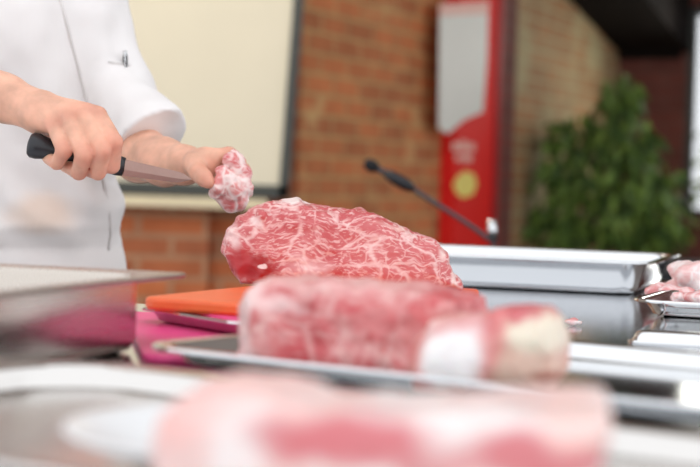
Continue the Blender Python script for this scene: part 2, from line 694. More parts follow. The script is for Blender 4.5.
# dark timber soffit over the far wall, and ceiling shade put in as a dark sheet on the back wall
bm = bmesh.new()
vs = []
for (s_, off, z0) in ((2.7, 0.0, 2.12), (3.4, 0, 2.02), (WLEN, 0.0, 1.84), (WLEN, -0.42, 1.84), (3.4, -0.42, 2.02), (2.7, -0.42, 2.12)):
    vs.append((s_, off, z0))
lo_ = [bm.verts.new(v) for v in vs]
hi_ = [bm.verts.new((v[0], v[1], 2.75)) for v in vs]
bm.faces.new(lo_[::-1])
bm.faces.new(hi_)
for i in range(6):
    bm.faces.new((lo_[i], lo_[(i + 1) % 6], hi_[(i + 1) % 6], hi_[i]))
structure(bm_obj('trim_3', bm, M_DARKWOOD_SHADE, None, (WA.x, WA.y, 0), WANG))
structure(box('ceiling_shade_sheet', 0.0, T0 - 0.03, -0.03, 0, 1.80, 3.3, M_DARKWOOD_SHADE, None, (WB.x, WB.y, 0), BANG))

# ------------------------------------------------------------------ presentation board on the flat wall
BD = 5.95
pr = at(301, 30, BD)
pl_z = at(250, 199, BD).z
br_ = empty('presentation_board', (pr.x, BD, pl_z))
prop(br_, 'large cream board in a dark frame hung on the brick wall behind the chef', 'board')
W_, H_ = 3.2, 1.7
SL = math.tan(math.radians(2.8))                  # its side edge leans a little
V = [(-W_, 0, 0.05), (-0.06, 0, 0.05), (-0.06 + SL * H_, 0, H_ - 0.05), (-W_, 0, H_ - 0.05)]
V = V + [(a, 0.03, c) for a, b_, c in V]
FQ = [(0, 1, 2, 3), (7, 6, 5, 4), (0, 4, 5, 1), (1, 5, 6, 2), (2, 6, 7, 3), (3, 7, 4, 0)]
mesh_obj('panel', V, FQ, M_CREAM, br_)


def bar(name, a, b, t, mat, parent, y0=-0.012, y1=0.035):
    a, b = Vector(a), Vector(b)
    d = (b - a).normalized()
    n = Vector((-d.z, 0, d.x)) * t / 2
    q = [a - n, b - n, b + n, a + n]
    V = [(v.x, y0, v.z) for v in q] + [(v.x, y1, v.z) for v in q]
    return mesh_obj(name, V, FQ, mat, parent)


bar('frame_rail', (-W_, 0, 0.028), (-0.03, 0, 0.028), 0.045, M_FRAME, br_)
bar('frame_rail', (-W_, 0, H_ - 0.02), (0.0, 0, H_ - 0.02), 0.045, M_FRAME, br_)
bar('frame_rail', (-0.045, 0, 0.01), (-0.045 + SL * H_, 0, H_), 0.034, M_FRAME, br_)
bar('frame_rail', (-W_, 0, 0), (-W_, 0, H_), 0.034, M_FRAME, br_)
bar('ledge', (-W_, 0, -0.017), (-0.10, 0, -0.017), 0.036, M_CREAM2, br_, -0.06, 0.04)

# ------------------------------------------------------------------ red display panel on the receding wall
M_RED = flat('red_panel_lacquer', (0.80, 0.014, 0.010), 0.6, 0, 0.05, spec=0.3)
M_REDD = flat('red_frame_lacquer', (0.36, 0.01, 0.012), 0.6)
M_PALE = flat('pale_poster_print', (0.76, 0.76, 0.70), 0.5, 0, 0.03)
M_YEL = flat('yellow_print', (0.97, 0.80, 0.20), 0.5)
M_PINKP = flat('pink_print', (0.86, 0.50, 0.42), 0.5)
S0, S1 = 1.43, 1.98
rp_ = empty('display_panel', (WA + WDIR * S0).to_tuple(), WANG)
prop(rp_, 'tall red display panel with a pale upper field standing against the brick wall', 'display panel')
PW = S1 - S0
bm = bmesh.new()
bm_box(bm, 0.0, PW - 0.055, -0.07, -0.003, 0.02, 2.55)
bm_obj('board', bm, M_RED, rp_)
bm = bmesh.new()
bm_box(bm, PW - 0.055, PW, -0.085, -0.003, 0.0, 2.6)
bm_obj('side_post', bm, M_REDD, rp_)


def wall_pt(px, py, off=-0.072):
    """(along, z) on the panel face for a pixel"""
    nrm = Vector((WDIR.y, -WDIR.x, 0))
    p0 = WA + nrm * (-off)
    q = on_plane(px, py, p0, nrm)
    return (q - (WA + WDIR * S0)).dot(WDIR), q.z


def print_poly(name, pxs, mat, off):
    pts = [wall_pt(*q, off) for q in pxs]
    n = len(pts)
    V = [(a, off, z) for a, z in pts] + [(a, -0.069, z) for a, z in pts]
    Fc = [tuple(range(n)), tuple(range(2 * n - 1, n - 1, -1))] + [(i, i + n, (i + 1) % n + n, (i + 1) % n) for i in range(n)]
    return mesh_obj(name, V, Fc, mat, rp_)


print_poly('pale_field', [(440, 16), (488, 14), (487, 60), (483, 112), (464, 120), (448, 134), (439, 128)], M_PALE, -0.0735)
print_poly('pink_band', [(440, 4), (489, 2), (488, 14), (440, 16)], M_PINKP, -0.0733)
print_poly('yellow_emblem', [(456 + 10 * 0.2, 176), (466, 171), (474, 174), (477, 184), (473, 195), (463, 198), (456, 193), (454, 184)], M_YEL, -0.0735)
for k, (x0, x1, y0, y1) in enumerate(((453, 459, 142, 151), (461, 467, 140, 152), (469, 475, 143, 151), (456, 462, 155, 161), (464, 472, 154, 162))):
    print_poly('faded_lettering', [(x0, y0), (x1, y0 + 0.5), (x1, y1), (x0, y1)], M_PINKP, -0.0735)

# ------------------------------------------------------------------ steel tables
TA = Vector((-0.14, 1.92, 0))
TU = Vector((math.cos(math.radians(14)), -math.sin(math.radians(14)), 0))
TV = Vector((-TU.y, TU.x, 0))
TROT = -math.radians(14)
TZ = 0.90


def steel_table(x0, x1, y0, y1, label):
    t = empty('steel_table', (TA.x, TA.y, 0), TROT)
    prop(t, label, 'table')
    bm = bmesh.new()
    bm_box(bm, x0, x1, y0, y1, TZ - 0.04, TZ, 0.004)
    bm_obj('tabletop', bm, M_TOP, t)
    box('undershelf', x0 + 0.04, x1 - 0.04, y0 + 0.04, y1 - 0.04, 0.22, 0.25, M_TOP, t, bev=0.003)
    for lx in (x0 + 0.05, x1 - 0.05):
        for ly in (y0 + 0.05, y1 - 0.05):
            tube('leg', [(lx, ly, 0.0), (lx, ly, TZ - 0.038)], 0.02, M_STEEL, t, 14)
    return t


steel_table(0.002, 1.30, -1.5, 0.95, 'long stainless steel table carrying the orange board and the empty pan')
steel_table(-1.25, -0.002, -1.5, -0.02, 'stainless steel table in front of the chef, under the deep pan')


# ------------------------------------------------------------------ pans and trays
def rrect(L, W, r, z, seg=7):
    pts = []
    for cx, cy, a0 in ((L / 2 - r, W / 2 - r, 0), (-L / 2 + r, W / 2 - r, 90), (-L / 2 + r, -W / 2 + r, 180), (L / 2 - r, -W / 2 + r, 270)):
        for k in range(seg + 1):
            a = math.radians(a0 + 90 * k / seg)
            pts.append((cx + r * math.cos(a), cy + r * math.sin(a), z))
    return pts


def pan_geo(L, W, H, taper=0.012, lip=0.011, r=0.045, th=0.0014, rimr=None):
    rimr = r + lip * 0.6 if rimr is None else rimr
    rings = []

    def ring(ins, z, rad):
        rings.append(rrect(L - 2 * ins, W - 2 * ins, max(rad, 0.004), z))
    li = lip
    fb = min(0.012, H * 0.4)
    # outside, from the bottom up
    ring(li + taper + fb + 0.02, 0.0, r - 0.02)
    ring(li + taper + fb, 0.0, r)
    ring(li + taper + fb * 0.3, fb * 0.3, r)
    ring(li + taper, fb, r)
    ring(li + th, H - 0.004, r)
    ring(li * 0.8, H - 0.0022, r)
    ring(0.001, H - 0.0032, rimr)
    ring(0.0, H - 0.0018, rimr)
    ring(0.001, H, rimr)
    ring(li * 0.8, H, r)
    ring(li + th, H - 0.0016, r)
    ring(li + th + 0.0012, H - 0.005, r)
    ring(li + taper + th, fb + th, r)
    ring(li + taper + fb * 0.3 + th, fb * 0.3 + th, r)
    ring(li + taper + fb + th, th, r)
    ring(li + taper + fb + 0.02 + th, th, r - 0.02)
    n = len(rings[0])
    V = [p for rg in rings for p in rg]
    Fc = []
    for i in range(len(rings) - 1):
        for k in range(n):
            Fc.append((i * n + k, i * n + (k + 1) % n, (i + 1) * n + (k + 1) % n, (i + 1) * n + k))
    Fc.append(tuple(range(n - 1, -1, -1)))
    Fc.append(tuple(range((len(rings) - 1) * n, len(rings) * n)))
    return V, Fc


def pan(name, center, yaw, L, W, H, z, label, cat, mat=None, **kw):
    V, Fc = pan_geo(L, W, H, **kw)
    o = mesh_obj(name, V, Fc, mat or M_STEEL, None, (center.x, center.y, z), yaw, smooth=True)
    md = o.modifiers.new('edge', 'EDGE_SPLIT')
    md.split_angle = math.radians(50)
    return prop(o, label, cat)


def corner_center(c, ax, ay, L, W):
    """centre from a known rim corner; ax / ay = unit directions from that corner into the pan along L and W"""
    return Vector((c.x, c.y, 0)) + ax * (L / 2) + ay * (W / 2)


def direc(deg):
    return Vector((math.cos(math.radians(deg)), math.sin(math.radians(deg)), 0))


# empty pan standing behind the big joint
ud = direc(-17)
vd = direc(73)
HB = 0.0475
c = on(654, 263, TZ + HB)
pan('steel_pan', corner_center(c, -ud, vd, 0.43, 0.37), math.radians(-17), 0.43, 0.37, HB, TZ,
    'empty shiny steel pan behind the big marbled joint', 'pan', r=0.03, lip=0.014)

# deep pan in front of the chef
HL = 0.065
c = on(194, 273, TZ + HL)
ld = direc(71)
wd = direc(161)
DEEP = corner_center(c, -ld, wd, 0.38, 0.325)
pan('steel_pan', DEEP, math.radians(71), 0.38, 0.325, HL, TZ,
    'deep steel pan below the white jacket, its rim pointing at the orange board', 'pan', M_STEELR, r=0.05, lip=0.022, taper=0.001, rimr=0.02)

# tray holding the beef chunk, tray with the plate: both turned 35 degrees
tu, tv = direc(-35), direc(55)
HT = 0.014
MZ = 0.0066
c = on(130, 344, TZ + HT + MZ)
MID = corner_center(c, tu, tv, 0.53, 0.315)
pan('steel_tray', MID, math.radians(-35), 0.53, 0.315, HT, TZ + MZ, 'shallow steel tray under the beef chunk and the fatty piece', 'tray', r=0.03, taper=0.006, lip=0.013)
HT = 0.016
c = on(74, 357, TZ + HT)
FRONT = corner_center(c, tu, -tv, 0.60, 0.34)
pan('steel_tray', FRONT, math.radians(-35), 0.60, 0.34, HT, TZ, 'shallow steel tray with a rounded corner carrying the white plate', 'tray', M_STEELW, r=0.05, taper=0.008, lip=0.016)

# stack: magenta mat, sheet tray, magenta board, orange board
def board(name, corners, z0, z1, mat, label, rad=0.02):
    """rounded-corner slab over four plan corners"""
    P4 = [Vector((q.x, q.y, 0)) for q in corners]
    cen = sum(P4, Vector()) / 4
    out = []
    for i in range(4):
        a, b_, d = P4[i - 1], P4[i], P4[(i + 1) % 4]
        e1, e2 = (a - b_).normalized(), (d - b_).normalized()
        for k in range(7):
            t = k / 6
            q = b_ + e1 * rad * (1 - t) ** 2 + e2 * rad * t ** 2
            out.append(q - cen)
    n = len(out)
    bev = min(0.003, (z1 - z0) * 0.35)
    rings = []
    for sc_, z in ((bev, 0), (0, bev), (0, z1 - z0 - bev), (bev * 0.3, z1 - z0 - bev * 0.3), (bev, z1 - z0)):
        rings.append([(q - q.normalized() * sc_) + Vector((0, 0, z)) for q in out])
    V = [v for r_ in rings for v in r_]
    Fc = [tuple(range(n - 1, -1, -1)), tuple(range(4 * n, 5 * n))]
    for i in range(4):
        for k in range(n):
            Fc.append((i * n + k, i * n + (k + 1) % n, (i + 1) * n + (k + 1) % n, (i + 1) * n + k))
    o = mesh_obj(name, V, Fc, mat, None, (cen.x, cen.y, z0))
    return prop(o, label, 'cutting board')


OU, OV = direc(-25), direc(66)
OZ = TZ + 0.033
Lc = on(138, 297, OZ)
board('cutting_board', [Lc, Lc + OU * 0.205, Lc + OU * 0.205 + OV * 0.39, Lc + OV * 0.39], TZ + 0.0215, OZ, M_ORANGE,
      'orange plastic cutting board under the big marbled joint', 0.022)
PU, PV = direc(-54), direc(36)
SH = on(132, 306, TZ + 0.0205)
shc = corner_center(SH, PU, PV, 0.195, 0.30)
pan('sheet_tray', shc, math.radians(-54), 0.195, 0.30, 0.0135, TZ + 0.0075,
    'thin steel sheet tray sandwiched between the two magenta boards', 'tray', r=0.02, taper=0.004, lip=0.008)
q0 = shc - PU * 0.080 - PV * 0.132
board('cutting_board', [q0, q0 + PU * 0.160, q0 + PU * 0.160 + PV * 0.264, q0 + PV * 0.264], TZ + 0.0095, TZ + 0.0213, M_PINK,
      'magenta cutting board directly under the orange board', 0.015)
q1 = on(143, 355, TZ + 0.0064)
MU, MV = direc(-4), direc(100)
board('cutting_board', [q1, q1 + MU * 0.21, q1 + MU * 0.21 + MV * 0.42, q1 + MV * 0.42], TZ + 0.0003, TZ + 0.0064, M_PINK,
      'large thin magenta cutting board lowest in the stack, lying on the table', 0.015)

# steel sheet and the small tray of trimmings
ru, rv = direc(-17), direc(73)
c = on(626, 331, TZ + 0.012)
bc = corner_center(c, ru, rv, 0.5, 0.55)
pan('steel_sheet', bc, math.radians(-17), 0.5, 0.55, 0.012, TZ, 'flat steel sheet beneath the small tray of pink trimmings', 'sheet', r=0.012, taper=0.003, lip=0.003)
# turn the sheet over so that its flat side is up
o = bpy.data.objects['steel_sheet']
o.rotation_euler = (PI, 0, math.radians(-17))
o.location.z = TZ + 0.012
HS = 0.018
SZ = TZ + 0.012
c = on(627, 299, SZ + HS)
su, sv = direc(-22), direc(68)
STR = corner_center(c, su, sv, 0.30, 0.22)
pan('steel_tray', STR, math.radians(-22), 0.30, 0.22, HS, SZ, 'small steel tray filled with pink meat trimmings', 'tray', r=0.03, taper=0.006, lip=0.01)


# ------------------------------------------------------------------ meat
def polyslab(name, pxs, anchor, yaw, thick, mat_fn, label, cat='meat', h=0.002, rnd=0.02, lean=0.0, noise=((0.004, 30, 1),), group=None, extra=None, floor=None, bulge=0.0):
    """A solid cut of meat. Its outline is laid out on a vertical plane through anchor (px, py, depth) turned by yaw,
    then given real thickness, rounded edges, lean and an uneven surface."""
    p0 = at(*anchor)
    ex = direc(yaw)
    ny = Vector((-ex.y, ex.x, 0))
    pts = np.array([((q := on_plane(px, py, p0, ny)) - p0).dot(ex) for px, py in pxs])
    zs = np.array([on_plane(px, py, p0, ny).z - p0.z for px, py in pxs])
    if floor is not None:
        zs = np.maximum(zs, floor - p0.z)
    lo = np.array([pts.min() - 0.02, -thick / 2 - 0.03 - abs(lean) * 0.06, zs.min() - 0.015])
    hi = np.array([pts.max() + 0.02, thick / 2 + 0.03 + abs(lean) * 0.06, zs.max() + 0.02])
    f = Field(lo, hi, h)
    GX, GZ = np.meshgrid(f.ax[0], f.ax[2], indexing='ij')
    d2 = np.full(GX.shape, 1e9)
    inside = np.zeros(GX.shape, bool)
    n = len(pts)
    for i in range(n):
        x0, z0, x1, z1 = pts[i], zs[i], pts[(i + 1) % n], zs[(i + 1) % n]
        dx, dz = x1 - x0, z1 - z0
        t = np.clip(((GX - x0) * dx + (GZ - z0) * dz) / (dx * dx + dz * dz + 1e-12), 0, 1)
        d2 = np.minimum(d2, np.hypot(GX - x0 - t * dx, GZ - z0 - t * dz))
        cr = ((z0 > GZ) != (z1 > GZ)) & (GX < (x1 - x0) * (GZ - z0) / np.where(z1 == z0, 1e-9, z1 - z0) + x0)
        inside ^= cr
    d2 = np.where(inside, -d2, d2)[:, None, :]
    X, Y, Z = f.grid()
    zc = (zs.min() + zs.max()) / 2
    yy = Y - lean * (Z - zc)
    if bulge:
        xc = (pts.min() + pts.max()) / 2
        yy = yy * (1 + bulge * (((X - xc) / (np.ptp(pts) / 2)) ** 2))
    dy = np.abs(yy) - thick / 2
    a, b_ = d2 + rnd, dy + rnd
    f.F = (np.minimum(np.maximum(a, b_), 0) + np.sqrt(np.maximum(a, 0) ** 2 + np.maximum(b_, 0) ** 2) - rnd).astype(np.float32)
    for am, sc_, sd in noise:
        f.noise(am, sc_, sd)
    zbase = (floor - p0.z) if floor is not None else zs.min()
    if extra:
        for kind_, px, py, dy_, r_ in extra:
            w = on_plane(px, py, p0 + ny * dy_, ny) - p0
            f.ell((w.dot(ex), w.dot(ny), w.z), r_, 0.005, 0, cut=kind_ == 'cut')
    if floor is not None:
        f.F = np.maximum(f.F, (zbase - Z)).astype(np.float32)
    V, Fc = keep_big(*f.mesh())
    loc = p0 + Vector((0, 0, zbase))
    V = V - np.array([0, 0, zbase])

    def local(px, py, dy=0.0):
        q = on_plane(px, py, p0 + ny * dy, ny)
        w = q - loc
        return (w.dot(ex), w.dot(ny), w.z)
    o = mesh_obj(name, V, Fc, mat_fn(local), None, loc, math.radians(yaw), smooth=True)
    return prop(o, label, cat, group)


LEAN, LEAN2, FAT = (0.60, 0.115, 0.125), (0.72, 0.22, 0.22), (0.93, 0.70, 0.66)

MAIN = [(241, 287), (232, 268), (224, 252), (226, 242), (230, 230), (240, 219), (256, 208), (272, 204), (288, 200), (298, 199.5), (306, 203), (330, 206.5),
        (352, 208.5), (361, 209), (368, 213), (384, 219), (400, 225), (416, 234), (430, 240), (437, 246), (444, 256), (452, 271), (460, 284), (464, 296), (440, 300), (300, 306)]


def mat_main(lc):
    return meat_mat('marbled_beef', (0.56, 0.085, 0.09), (0.64, 0.15, 0.15), (0.92, 0.64, 0.60), vein=34, vein_w=0.075, streak=130, streak_amt=0.60,
                    stretch=(0.6, 0.8, 1.25), tilt=0.5, vein_amt=0.7, blotch=(7, 1.1), patches=[
        (lc(250, 270, -0.05), (0.029, 0.06, 0.018), (0.38, 0.010, 0.012), 0.95, 0.35),
        (lc(238, 262, -0.05), (0.012, 0.06, 0.022), (0.50, 0.03, 0.035), 0.8, 0.4),
        (lc(262, 267, -0.055), (0.0045, 0.04, 0.0035), (0.92, 0.74, 0.70), 0.95, 0.2),
        (lc(234, 236, -0.03), (0.007, 0.06, 0.013), (0.92, 0.70, 0.66), 0.75, 0.5),
        (lc(258, 219, -0.03), (0.008, 0.05, 0.006), (0.93, 0.72, 0.68), 0.8, 0.4),
        (lc(296, 200, 0.0), (0.022, 0.08, 0.0035), (0.95, 0.80, 0.76), 0.9, 0.5),
        (lc(310, 268, -0.05), (0.022, 0.04, 0.008), (0.93, 0.70, 0.68), 0.45, 0.6),
        (lc(456, 284, -0.03), (0.0035, 0.06, 0.017), (0.94, 0.72, 0.66), 0.8, 0.5),
        (lc(440, 250, -0.02), (0.005, 0.06, 0.008), (0.94, 0.72, 0.66), 0.7, 0.5),
        (lc(405, 226, 0.0), (0.035, 0.08, 0.003), (0.93, 0.66, 0.58), 0.65, 0.6),
    ])


polyslab('beef_joint', MAIN, (345, 250, 1.84), 2, 0.115, mat_main, 'big marbled beef joint standing on the orange cutting board', h=0.0017, rnd=0.022, lean=0.25,
         noise=((0.0032, 26, 3), (0.0016, 120, 9)), extra=[
             ('cut', 240, 276, -0.072, (0.026, 0.022, 0.020)),
             ('add', 233, 232, -0.02, (0.007, 0.02, 0.006)), ('add', 230, 241, -0.02, (0.006, 0.018, 0.005)), ('add', 227, 250, -0.015, (0.006, 0.02, 0.004)),
             ('add', 243, 219, -0.01, (0.008, 0.03, 0.005)), ('add', 256, 211, -0.015, (0.008, 0.02, 0.004)), ('add', 262, 216, -0.045, (0.006, 0.008, 0.007)),
             ('add', 289, 202, 0, (0.005, 0.02, 0.003)), ('add', 297, 201, 0.005, (0.005, 0.02, 0.004)), ('add', 361, 211, 0.01, (0.004, 0.02, 0.003)),
             ('add', 430, 241, -0.005, (0.006, 0.03, 0.003)), ('add', 444, 256, -0.01, (0.004, 0.03, 0.005)), ('add', 458, 285, -0.02, (0.004, 0.03, 0.008))], floor=OZ, bulge=0.25)

# the out-of-focus chunk in the tray and the fatty piece beside it
CH = [(260, 376), (258, 340), (259, 302), (263, 286), (272, 280), (300, 279), (360, 281), (420, 287), (456, 293), (470, 300), (472, 330), (464, 380), (440, 400), (300, 395)]


def mat_chunk(lc):
    return meat_mat('mottled_beef', (0.54, 0.065, 0.075), (0.66, 0.15, 0.155), (0.90, 0.60, 0.56), vein=24, vein_w=0.14, streak=50, streak_amt=0.3, tilt=0.3, vein_amt=0.42,
                    blotch=(26, 0.60), patches=[
        (lc(246, 330, -0.04), (0.008, 0.08, 0.05), (0.93, 0.74, 0.71), 0.7, 0.6),
        (lc(275, 305, -0.045), (0.020, 0.03, 0.006), (0.94, 0.76, 0.73), 0.6, 0.7),
        (lc(330, 281, 0.0), (0.07, 0.09, 0.006), (0.90, 0.60, 0.56), 0.6, 0.7),
        (lc(375, 320, -0.045), (0.03, 0.03, 0.013), (0.56, 0.06, 0.07), 0.6, 0.7),
        (lc(430, 335, -0.04), (0.012, 0.04, 0.03), (0.60, 0.08, 0.08), 0.5, 0.7),
    ])


polyslab('beef_chunk', CH, (350, 330, 1.26), -24, 0.095, mat_chunk, 'red mottled beef chunk lying in the shallow steel tray', h=0.002, rnd=0.02, lean=0.15,
         noise=((0.004, 32, 21), (0.0015, 90, 5)), floor=TZ + MZ + 0.0017)

FP = [(424, 395), (416, 365), (420, 338), (434, 320), (462, 314), (488, 317), (505, 307), (528, 303), (548, 306), (560, 320), (565, 345), (561, 375), (545, 392), (500, 400)]


def mat_fatty(lc):
    return meat_mat('fatty_beef', (0.62, 0.20, 0.17), (0.74, 0.36, 0.28), (0.86, 0.72, 0.58), vein=22, vein_w=0.10, streak=40, streak_amt=0.25, tilt=0.2,
                    blotch=(24, 0.48), patches=[
        (lc(530, 350, -0.03), (0.032, 0.06, 0.028), (0.78, 0.50, 0.40), 0.75, 0.5),
        (lc(540, 330, -0.03), (0.026, 0.06, 0.010), (0.88, 0.82, 0.66), 0.8, 0.6),
        (lc(525, 307, 0.0), (0.022, 0.05, 0.006), (0.62, 0.10, 0.13), 0.85, 0.5),
        (lc(490, 345, -0.03), (0.010, 0.05, 0.028), (0.74, 0.20, 0.20), 0.8, 0.6),
        (lc(470, 318, -0.02), (0.022, 0.06, 0.010), (0.70, 0.19, 0.20), 0.7, 0.6),
        (lc(422, 345, -0.03), (0.010, 0.06, 0.030), (0.76, 0.26, 0.26), 0.6, 0.6),
        (lc(452, 358, -0.035), (0.022, 0.05, 0.025), (0.97, 0.93, 0.92), 0.95, 0.45),
        (lc(555, 380, -0.02), (0.012, 0.05, 0.006), (0.42, 0.10, 0.06), 0.7, 0.5),
    ])


polyslab('fatty_beef_piece', FP, (490, 350, 1.142), -20, 0.07, mat_fatty, 'pale fatty beef piece with a round white fat knob beside the mottled chunk', h=0.002,
         rnd=0.026, noise=((0.004, 30, 41), (0.001, 90, 7)), floor=TZ + MZ + 0.0017)

# slab on the plate nearest the lens
FS = [(165, 505), (172, 440), (180, 405), (195, 392), (230, 384), (280, 388), (330, 398), (420, 401), (500, 398), (570, 400), (604, 402), (612, 412), (606, 445), (596, 505), (400, 515)]


def mat_front(lc):
    return meat_mat('pale_fat_and_lean', (0.82, 0.56, 0.52), (0.85, 0.66, 0.62), (0.88, 0.78, 0.75), vein=14, vein_w=0.05, streak=30, streak_amt=0.2, fine=False,
                    blotch=(16, 0.44), patches=[
        (lc(347, 443, -0.06), (0.037, 0.05, 0.013), (0.62, 0.13, 0.15), 0.92, 0.35),
        (lc(556, 457, -0.06), (0.032, 0.05, 0.011), (0.62, 0.12, 0.14), 0.88, 0.4),
        (lc(450, 472, -0.06), (0.040, 0.05, 0.005), (0.66, 0.18, 0.19), 0.7, 0.5),
        (lc(200, 415, -0.04), (0.018, 0.09, 0.014), (0.88, 0.46, 0.42), 0.7, 0.6),
        (lc(585, 412, -0.02), (0.016, 0.09, 0.010), (0.90, 0.58, 0.52), 0.7, 0.6),
        (lc(250, 388, 0.0), (0.03, 0.09, 0.006), (0.90, 0.56, 0.52), 0.6, 0.6),
    ])


polyslab('beef_slab', FS, (360, 440, 0.74), -6, 0.11, mat_front, 'thick pale slab of fat and lean lying on the white plate, nearest the lens', h=0.002, rnd=0.018, lean=0.2,
         noise=((0.003, 28, 61), (0.0008, 90, 8)), floor=TZ + 0.0125)

# white plate under the slab
pc = on(262, 462, TZ + 0.012)
prof = [(0.0, 0.002), (0.05, 0.002), (0.062, 0.0022), (0.085, 0.010), (0.105, 0.0155), (0.112, 0.017), (0.113, 0.0185), (0.111, 0.019), (0.104, 0.0175), (0.084, 0.0122), (0.064, 0.006), (0.0, 0.006)]
seg = 64
V, Fc = [], []
for r_, z in prof:
    for k in range(seg):
        V.append((max(r_, 0.0008) * 0.85 * math.cos(2 * PI * k / seg), max(r_, 0.0008) * 0.85 * math.sin(2 * PI * k / seg), z * 1.45))
for i in range(len(prof) - 1):
    for k in range(seg):
        Fc.append((i * seg + k, i * seg + (k + 1) % seg, (i + 1) * seg + (k + 1) % seg, (i + 1) * seg + k))
prop(mesh_obj('plate', V, Fc, M_WHITE, None, (pc.x, pc.y, TZ + 0.0017), smooth=True), 'round white plate under the pale slab of fat and lean', 'plate')

# trimmings in the small tray
rngt = random.Random(5)


def lump(name, px, py, d, r, mat, label, seed, z0, group=None, cat='meat', nblob=5, squash=0.7, parent=None):
    p0 = at(px, py, d)
    f = Field((-r * 2, -r * 2, -r * 1.6), (r * 2, r * 2, r * 1.6), max(0.0018, r / 22))
    rn = random.Random(seed)
    for _ in range(nblob):
        f.ell((rn.uniform(-r, r) * 0.7, rn.uniform(-r, r) * 0.6, rn.uniform(-r, r) * 0.35 * squash), (r * rn.uniform(0.4, 0.75), r * rn.uniform(0.4, 0.7), r * rn.uniform(0.35, 0.55) * squash), r * 0.25, rn.uniform(0, 3))
    f.noise(r * 0.08, 1.2 / r, seed, 3)
    V, Fc = keep_big(*f.mesh())
    zb = V[:, 2].min()
    V[:, 2] -= zb
    loc = Vector((p0.x, p0.y, z0 if z0 is not None else p0.z + zb))
    o = mesh_obj(name, V, Fc, mat, None, loc, smooth=True)
    return prop(o, label, cat, group)


M_TRIM = meat_mat('pale_trimming', (0.74, 0.22, 0.22), (0.86, 0.48, 0.46), (0.95, 0.80, 0.78), vein=30, vein_w=0.12, streak=60, streak_amt=0.4, blotch=(22, 0.5))
M_TRIM2 = meat_mat('fat_trimming', (0.86, 0.50, 0.48), (0.90, 0.66, 0.64), (0.96, 0.86, 0.84), vein=26, vein_w=0.12, streak=50, streak_amt=0.4, blotch=(22, 0.45))
TT = SZ + 0.0025
lump('meat_trimming', 690, 288, 2.10, 0.027, M_TRIM2, 'largest pale fatty trimming heaped in the small tray', 11, TT, 'trimmings in the small tray', nblob=8, squash=1.1)
lump('meat_trimming', 660, 296, 2.06, 0.019, M_TRIM, 'pink trimming in the corner of the small tray by the empty pan', 12, TT, 'trimmings in the small tray')
lump('meat_trimming', 672, 297, 2.01, 0.018, M_TRIM, 'red and white trimming in front of the largest pale trimming', 13, TT, 'trimmings in the small tray')
lump('meat_trimming', 697, 302, 1.97, 0.020, M_TRIM, 'pink trimming along the near rim of the small tray', 14, TT, 'trimmings in the small tray')
lump('meat_trimming', 684, 300, 1.985, 0.017, M_TRIM, 'reddish trimming between the near rim and the middle of the small tray', 17, TT, 'trimmings in the small tray')
lump('meat_trimming', 674, 288, 2.10, 0.021, M_TRIM2, 'pale trimming behind the red and white one in the small tray', 18, TT, 'trimmings in the small tray')
lump('meat_scrap', 573, 323, 1.80, 0.009, M_TRIM, 'tiny pink meat scrap lying on the bare steel table', 15, TZ + 0.0003, nblob=4)

# ------------------------------------------------------------------ the chef
PF = Vector((0.64, -0.77, 0)).normalized()       # way the chef faces
PL = Vector((-PF.y, PF.x, 0))                    # the chef's left
PC = Vector((-0.492, 2.31, 0))


def pp(l, f, z):
    q = PC + PL * l + PF * f
    return Vector((q.x, q.y, z))


def A3(px, py, d):
    return np.array(at(px, py, d))


# arms and hands, fine
shR, shL = pp(-0.19, 0.0, 1.43), pp(0.105, 0.0, 1.42)
elR = at(-150, 50, 2.06)
wrR = at(4, 98, 1.925)
elL = at(110, 100, 2.33)
wrL = at(184, 165, 2.09)
fa = Field((-0.80, 1.78, 0.98), (-0.10, 2.50, 1.30), 0.0024)
fa.chain([elR, at(-70, 72, 1.99), wrR], [0.044, 0.040, 0.026], 0.01)
fa.cone(elR, shR, 0.046, 0.055, 0.01)
# right hand
palm = at(40, 112, 1.90)
fa.cone(wrR, palm, 0.0245, 0.024, 0.015)
mcp = [at(97, 116, 1.873), at(83, 113, 1.868), at(69, 117, 1.868), at(56, 126, 1.872)]
pip = [at(114, 142, 1.858), at(102, 150, 1.848), at(84, 155, 1.846), at(64, 151, 1.852)]
dip = [at(112, 166, 1.872), at(98, 172, 1.866), at(79, 172, 1.864), at(57, 163, 1.868)]
tip = [at(98, 166, 1.892), at(84, 168, 1.892), at(66, 166, 1.892), at(48, 158, 1.888)]
rad = [(0.0118, 0.0103, 0.0092, 0.0080), (0.0120, 0.0106, 0.0094, 0.0082), (0.0116, 0.0102, 0.0092, 0.0080), (0.0108, 0.0092, 0.0082, 0.0072)]
for i in range(4):
    fa.cone(palm, mcp[i], 0.019, rad[i][0] * 0.95, 0.009)
for i in range(4):
    base = Field.chain
    fa.chain([mcp[i], pip[i], dip[i], tip[i]], [q * 0.95 for q in rad[i]], 0.002)
# thumb on the far side of the handle
fa.chain([at(45, 122, 1.91), at(72, 138, 1.925), at(96, 152, 1.925), at(114, 160, 1.918)], [0.016, 0.0125, 0.011, 0.009], 0.006)
